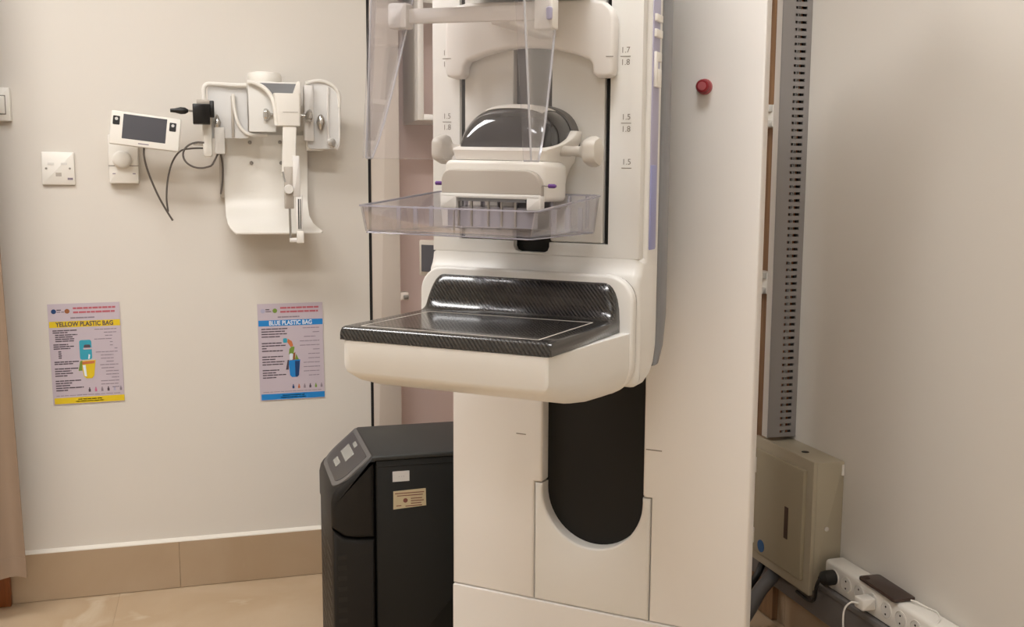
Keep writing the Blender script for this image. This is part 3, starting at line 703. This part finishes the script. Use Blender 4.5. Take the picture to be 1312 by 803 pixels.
MB().tube([(.002, -.165, .10), (.003, -.166, .012)], .0035, 8, 0).build('rod', 'steel', t)
MB().tube([(-.016, -.168, .205), (-.010, -.172, .176)], .003, 8, 0).build('rod', 'silver', t)
MB().box(.000, .022, -.172, -.160, .004, .016, .002).build('foot_block', 'cover', t)
MB().box(-.02, .03, -.10, -.016, .345, .44, .004).build('mount', 'shell2', t)

# clear holder at the left with a bent white rod frame
t = onwall('paddle_holder', 'translucent white plate with bent rod frame left of the spare attachment', 'holder', .17, 1.36)
MB().prism(rr(-.045, .065, .0, .145, .006, 3), 'y', -.092, -.084, .002).build('plate', 'wallclear', t)
MB().prism(rr(-.045, .065, .0, .145, .006, 3), 'y', -.080, -.076, .001).build('plate', 'whiteplastic', t)
MB().tube([(-.055, -.10, .10), (-.055, -.10, .135), (-.048, -.10, .148), (-.030, -.10, .151), (.03, -.10, .149), (.062, -.10, .150)], .0065, 10).build('rod', 'whiteplastic', t)
MB().tube([(.025, -.10, .125), (.027, -.10, .09), (.036, -.10, .045), (.055, -.10, .018), (.08, -.10, .010), (.118, -.10, .012)], .005, 10).build('rod', 'whiteplastic', t)
MB().box(.018, .026, -.097, -.091, .0, .12, .002).build('divider', 'greyplate', t)
MB().box(-.062, -.036, -.115, -.085, -.055, .07, .008).build('post', 'whiteplastic', t)
MB().box(-.03, -.002, -.11, -.07, -.045, .03, .003).build('foot_block', 'shell2', t)
MB().lathe([(.005, .012), (.009, .02), (.011, .032), (.007, .042), (.004, .05), (0, .055)], (-.021, -.10, .012), 'z', 18).build('knob', 'silver', t)
MB().tube([(-.055, -.10, -.020), (-.088, -.10, -.018)], .004, 8, 0).build('peg', 'silver', t)
MB().box(-.02, .06, -.078, -.0, .06, .12, .002).build('mount', 'shell2', t)
# clear holder at the right
t = onwall('paddle_holder', 'translucent white plate with rounded rod frame right of the spare attachment', 'holder', .45, 1.325)
MB().prism(rr(-.048, .046, .008, .2, (.012, .02, .04, .01), 5), 'y', -.098, -.090, .002).build('plate', 'wallclear', t)
MB().tube([(-.05, -.10, .196), (-.015, -.10, .204), (.02, -.10, .196), (.043, -.10, .172), (.046, -.10, .13)], .0055, 10).build('rod', 'whiteplastic', t)
MB().tube([(.014, -.10, .185), (.012, -.10, .10), (.014, -.10, .03), (.03, -.10, .012)], .004, 10).build('rod', 'cover', t)
MB().tube([(.046, -.10, .13), (.044, -.10, .03), (.036, -.10, .008)], .003, 8).build('rod', 'cover', t)
MB().box(-.048, .0, -.09, -.0, .004, .07, .003).build('mount', 'whiteplastic', t)
MB().box(-.058, -.03, -.115, -.08, .03, .19, .004).build('post', 'cover', t)
MB().lathe([(.005, .0), (.010, .012), (.013, .022), (.010, .036), (.005, .044), (0, .046)], (-.010, -.112, .062), 'z', 18).build('knob', 'silver', t)
MB().lathe([(.006, -.098), (.012, -.104), (.012, -.112), (0, -.114)], (.020, 0, .028), 'y', 18).build('knob', 'silver', t)

# black clamp on the post, joint to the display
t = onwall('clamp', 'black cube clamp on the white post beside the tilted display', 'clamp', .110, 1.395)
MB().prism(rr(-.026, .020, 0, .056, .002, 2), 'y', -.158, -.118, .002).build('body', 'blackgloss', t)
MB().box(.019, .032, -.15, -.125, .02, .066, .003).build('wheel', 'black', t)
MB().box(-.015, .02, -.15, -.115, .055, .068, .002).build('top_plate', 'greyplate', t)
MB().tube([(-.024, -.138, .036), (-.040, -.136, .038)], .003, 8, 0).build('pin', 'steel', t)
MB().lathe([(.004, 0), (.009, -.008), (.010, -.020), (.006, -.036), (.005, -.048)], (-.038, -.136, .037), 'x', 14).build('plug', 'black', t)
# tilted display
t = onwall('touch_display', 'small white display panel hung tilted in front of the thermostat', 'display', -.044, 1.374, .12)
t.rotation_euler = (math.radians(-4), math.radians(6.6), 0)
MB().prism(rr(-.092, .092, -.046, .046, .004, 3), 'y', -.008, .010, .003).build('housing', 'whiteplastic', t)
MB().box(-.060, .055, -.0088, -.006, -.028, .040, .001, 1).build('screen', 'screen', t)
for x in (-.077, .071):
    kk = MB().prism(rr(x-.009, x+.009, .008, .032, .002, 2), 'y', -.009, -.006).build('key', 'black', t); MB().lathe([(.0042, -.0088), (.0042, -.0096), (0, -.0096)], (x, 0, .024), 'y', 12).build('icon', 'stickerwhite', kk)
MB().box(-.016, .012, -.0084, -.007, -.0385, -.0355).build('maker_mark', 'textgrey', t)
MB().box(.05, .088, .006, .03, .02, .044, .003).build('rear_joint', 'black', t)
# cables
tag(MB().tube([(A(-.050), BW-.118, 1.330), (A(-.050), BW-.116, 1.300), (A(-.040), BW-.105, 1.255), (A(-.018), BW-.095, 1.195), (A(.004), BW-.085, 1.150), (A(.018), BW-.08, 1.125)], .0028, 8).build('display_cable', 'cable'), 'grey cable hanging from the underside of the tilted display', 'cable')
tag(MB().tube([(A(.006), BW-.076, 1.150), (A(.003), BW-.075, 1.19), (A(.008), BW-.075, 1.24), (A(.022), BW-.075, 1.290), (A(.045), BW-.075, 1.322), (A(.075), BW-.072, 1.330), (A(.11), BW-.06, 1.332)], .0026, 8).build('loose_cable', 'cable'), 'grey cable rising from the display lead to the white post', 'cable')
lp = [(A(.100+.046*math.cos(a)), BW-.135, 1.310+.036*math.sin(a)) for a in [math.radians(75+k*20) for k in range(13)]]
tag(MB().tube(lp+[(A(.152), BW-.06, 1.320), (A(.160), BW-.05, 1.29), (A(.159), BW-.045, 1.24), (A(.153), BW-.045, 1.20)], .0028, 8, 3).build('looped_cable', 'cable'), 'grey cable looped around the white post under the black clamp', 'cable')

# curtain at the left edge
cu = MB()
def cf(i, j):
    z = .135+2.36*j; edge = -.402-.055*j
    x = edge-.75*(1-i)*(1-.12*j); ph = (1-i)*34
    return (A(x), BW-.15+.022*math.sin(ph+.4*math.sin(j*3))*(1-.1*j)-.010*math.sin(ph*.5+1), z)
t = thing('curtain', 'beige fabric curtain hanging at the left edge', 'curtain', (0, 0, 0))
cu.grid(cf, 90, 14, .0015).build('cloth', 'curtain', t, angle=80)
def hf(i, j): p = cf(i, .0); return (p[0], p[1]-.003, .132+.055*j)
MB().grid(hf, 90, 2, .0012).build('hem', 'curtain', t, angle=80)
MB().tube([(A(-1.2), BW-.15, 2.50), (A(-.36), BW-.15, 2.50)], .012, 12, 0).build('rail', 'whiteplastic', t)
for x in (-1.15, -.41): MB().box(A(x)-.01, A(x)+.01, BW-.15, BW, 2.49, 2.51).build('rail_bracket', 'whiteplastic', t)

# ------------------------------------------------------------------ right wall: slotted trunking, distribution box, power strip
T = thing('slotted_trunking', 'tall grey slotted cable trunking standing in the corner above the metal box', 'cable trunking', (RW, 2.408, .549))
TD, TL, THT = .087, .030, 1.95
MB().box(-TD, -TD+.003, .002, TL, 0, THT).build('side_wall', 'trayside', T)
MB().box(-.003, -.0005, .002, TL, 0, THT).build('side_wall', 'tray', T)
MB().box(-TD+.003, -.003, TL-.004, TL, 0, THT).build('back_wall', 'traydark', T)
MB().box(-TD, -.050, 0, .003, 0, THT).build('face_strip', 'tray', T)
MB().box(-.016, -.0005, 0, .003, 0, THT).build('face_strip', 'tray', T)
MB().box(-.0425, -.0405, 0, .003, 0, THT).build('face_strip', 'tray', T)
rg = MB().box(-.050, -.016, .0002, .0028, 0, .0115).build('rung', 'tray', T, loc=(0, 0, .0))
n = int(THT/.0185)
for k in range(1, n+1): copy_of(rg, T, (0, 0, k*.0185))
rng = random.Random(3)
for k in range(9):
    x = -.062+.006*k; c = MB().tube([(x, .014+rng.uniform(-.004, .005), .0), (x+rng.uniform(-.004, .004), .017, .9), (x, .015, 1.9)], .003, 6, 3).build('wire', ['cable', 'greycable', 'stripplastic', 'red'][k % 4] if k % 4 != 3 else 'brownink', T)
# box
D = thing('distribution_box', 'beige metal distribution box low on the right wall', 'distribution box', (RW, 2.172, .20))
BD, BL, BH_ = .087, .283, .343
MB().box(-BD, 0, .004, BL-.004, .004, BH_-.004, .003).build('case', 'boxpaint', D)
MB().prism(rr(-.008, BL+.004, -.003, BH_+.003, .003, 2), 'x', -BD-.010, -BD+.002, .002).build('frame', 'boxpaint', D)
dd = MB().prism(rr(.020, BL-.018, .028, BH_-.026, .004, 2), 'x', -BD-.020, -BD-.008, .003).build('door', 'boxdoor', D)
MB().box(-BD-.0212, -BD-.019, .085, .102, .115, .20).build('handle_slot', 'darkslot', dd)
for z in (.07, .27): MB().box(-BD-.024, -BD-.018, BL-.03, BL-.016, z-.022, z+.022, .002).build('hinge', 'whiteplastic', dd)
MB().lathe([(.017, -.0195), (.017, -.0215), (0, -.0215)], (-BD, .215, .052), 'x', 18).build('sticker', 'bluesticker', dd)
MB().lathe([(.010, 0), (.010, .0008), (0, .0008)], (-.048, .11, BH_-.004), 'z', 18).build('knockout', 'traydark', D)
MB().lathe([(.006, .0045), (.006, .002), (0, .001)], (-.045, 0, .165), 'y', 14).build('rivet', 'trayside', D)
MB().box(-.008, -.002, .001, .006, BH_-.04, BH_-.012).build('chip', 'whiteplastic', D)
MB().lathe([(.014, 0), (.014, -.012), (.011, -.016), (.011, -.026), (0, -.026)], (-.05, .05, .004), 'z', 16).build('cable_gland', 'stripplastic', D)
# floor-level trunking
K = thing('wall_trunking', 'grey horizontal trunking under the white power strip', 'cable trunking', (RW, 1.1, .13))
MB().box(-.062, -.012, 0, 1.9, 0, .085, .004).build('channel', 'trunk', K); MB().box(-.066, -.012, 0, 1.9, .08, .094, .003).build('lid', 'trunk', K)
# power strip
P = thing('power_strip', 'white multi-socket power strip lying on the grey trunking', 'power strip', (RW, 1.70, .226))
PL, PW, PH = .46, .055, .068
MB().prism(rr(-PW, -.003, 0, PH, (.004, .004, .006, .010), 3), 'y', 0, PL, .005, 2).build('body', 'stripplastic', P)
for k in range(7):
    y = PL-.04-.052*k
    so = MB().lathe([(.021, 0), (.021, -.0012), (.018, -.0014), (.018, .0)], (-PW, y, .034), 'x', 24).build('socket', 'stripplastic', P)
    MB().lathe([(.017, -.0004), (.017, -.0016), (0, -.0016)], (-PW, y, .034), 'x', 24).build('well', 'shell2', so)
    for q in (-.009, .009): MB().lathe([(.0025, -.001), (.0025, -.0022), (0, -.0022)], (-PW, y, .034+q), 'x', 8).build('hole', 'traydark', so)
# black plug in the first socket
q = thing('power_plug', 'black power plug in the power strip beside the metal box', 'plug', (RW-.0572, 1.70+PL-.04, .26))
MB().lathe([(.019, 0), (.019, -.022), (.017, -.030), (.010, -.036), (.006, -.040), (0, -.040)], (0, 0, 0), 'x', 20).build('body', 'black', q)
MB().tube([(-.038, 0, 0), (-.044, .004, -.02), (-.040, .016, -.055), (-.032, .05, -.078), (-.026, .12, -.082)], .0045, 8).build('cord', 'black', q)
# white charger plug
q = thing('phone_charger', 'white charger plug with thin cord in the power strip under the phone', 'charger', (RW-.0572, 1.70+PL-.04-.052*3, .26))
MB().box(-.036, 0, -.017, .017, -.014, .014, .004).build('body', 'stripplastic', q)
MB().tube([(-.036, 0, 0), (-.055, .004, .002), (-.07, .006, -.02), (-.072, .0, -.08), (-.072, -.005, -.15), (-.068, -.03, -.232), (-.05, -.10, -.256)], .0022, 8).build('cord', 'stripplastic', q)
q = thing('phone', 'dark brown phone lying face down on the white power strip', 'phone', (RW-.031, 1.944, .2945), (0, 0, math.radians(-3)))
MB().prism(rr(-.031, .027, -.074, .074, .009, 5), 'z', 0, .0085, .0025, 3).build('body', 'phone', q)
MB().prism(rr(-.024, -.012, .05, .066, .003, 3), 'z', .008, .0095).build('camera_bump', 'darkslot', q)
tag(MB().tube([(RW-.025, 1.866, .300), (RW-.022, 1.850, .302), (RW-.012, 1.825, .297), (RW-.010, 1.80, .299), (RW-.018, 1.78, .297), (RW-.035, 1.76, .298), (RW-.062, 1.755, .27), (RW-.075, 1.75, .18), (RW-.08, 1.74, .06), (RW-.09, 1.72, .004)], .002, 8).build('charging_cable', 'stripplastic'), 'thin white charging cable from the end of the phone', 'cable')
# hoses behind the column
tag(MB().tube([(RW-.072, 2.37, .178), (RW-.10, 2.352, .166), (RW-.13, 2.345, .143), (RW-.18, 2.32, .098), (RW-.25, 2.29, .05), (RW-.36, 2.29, .021), (RW-.5, 2.33, .021)], .019, 14).build('conduit', 'greycable'), 'thick grey conduit running from the metal box behind the column', 'conduit')
tag(MB().tube([(RW-.075, 2.43, .185), (RW-.10, 2.42, .15), (RW-.17, 2.39, .10), (RW-.26, 2.36, .04), (RW-.38, 2.38, .012), (RW-.55, 2.42, .012)], .010, 10).build('conduit', 'black'), 'thin black cable behind the thick grey conduit', 'cable')
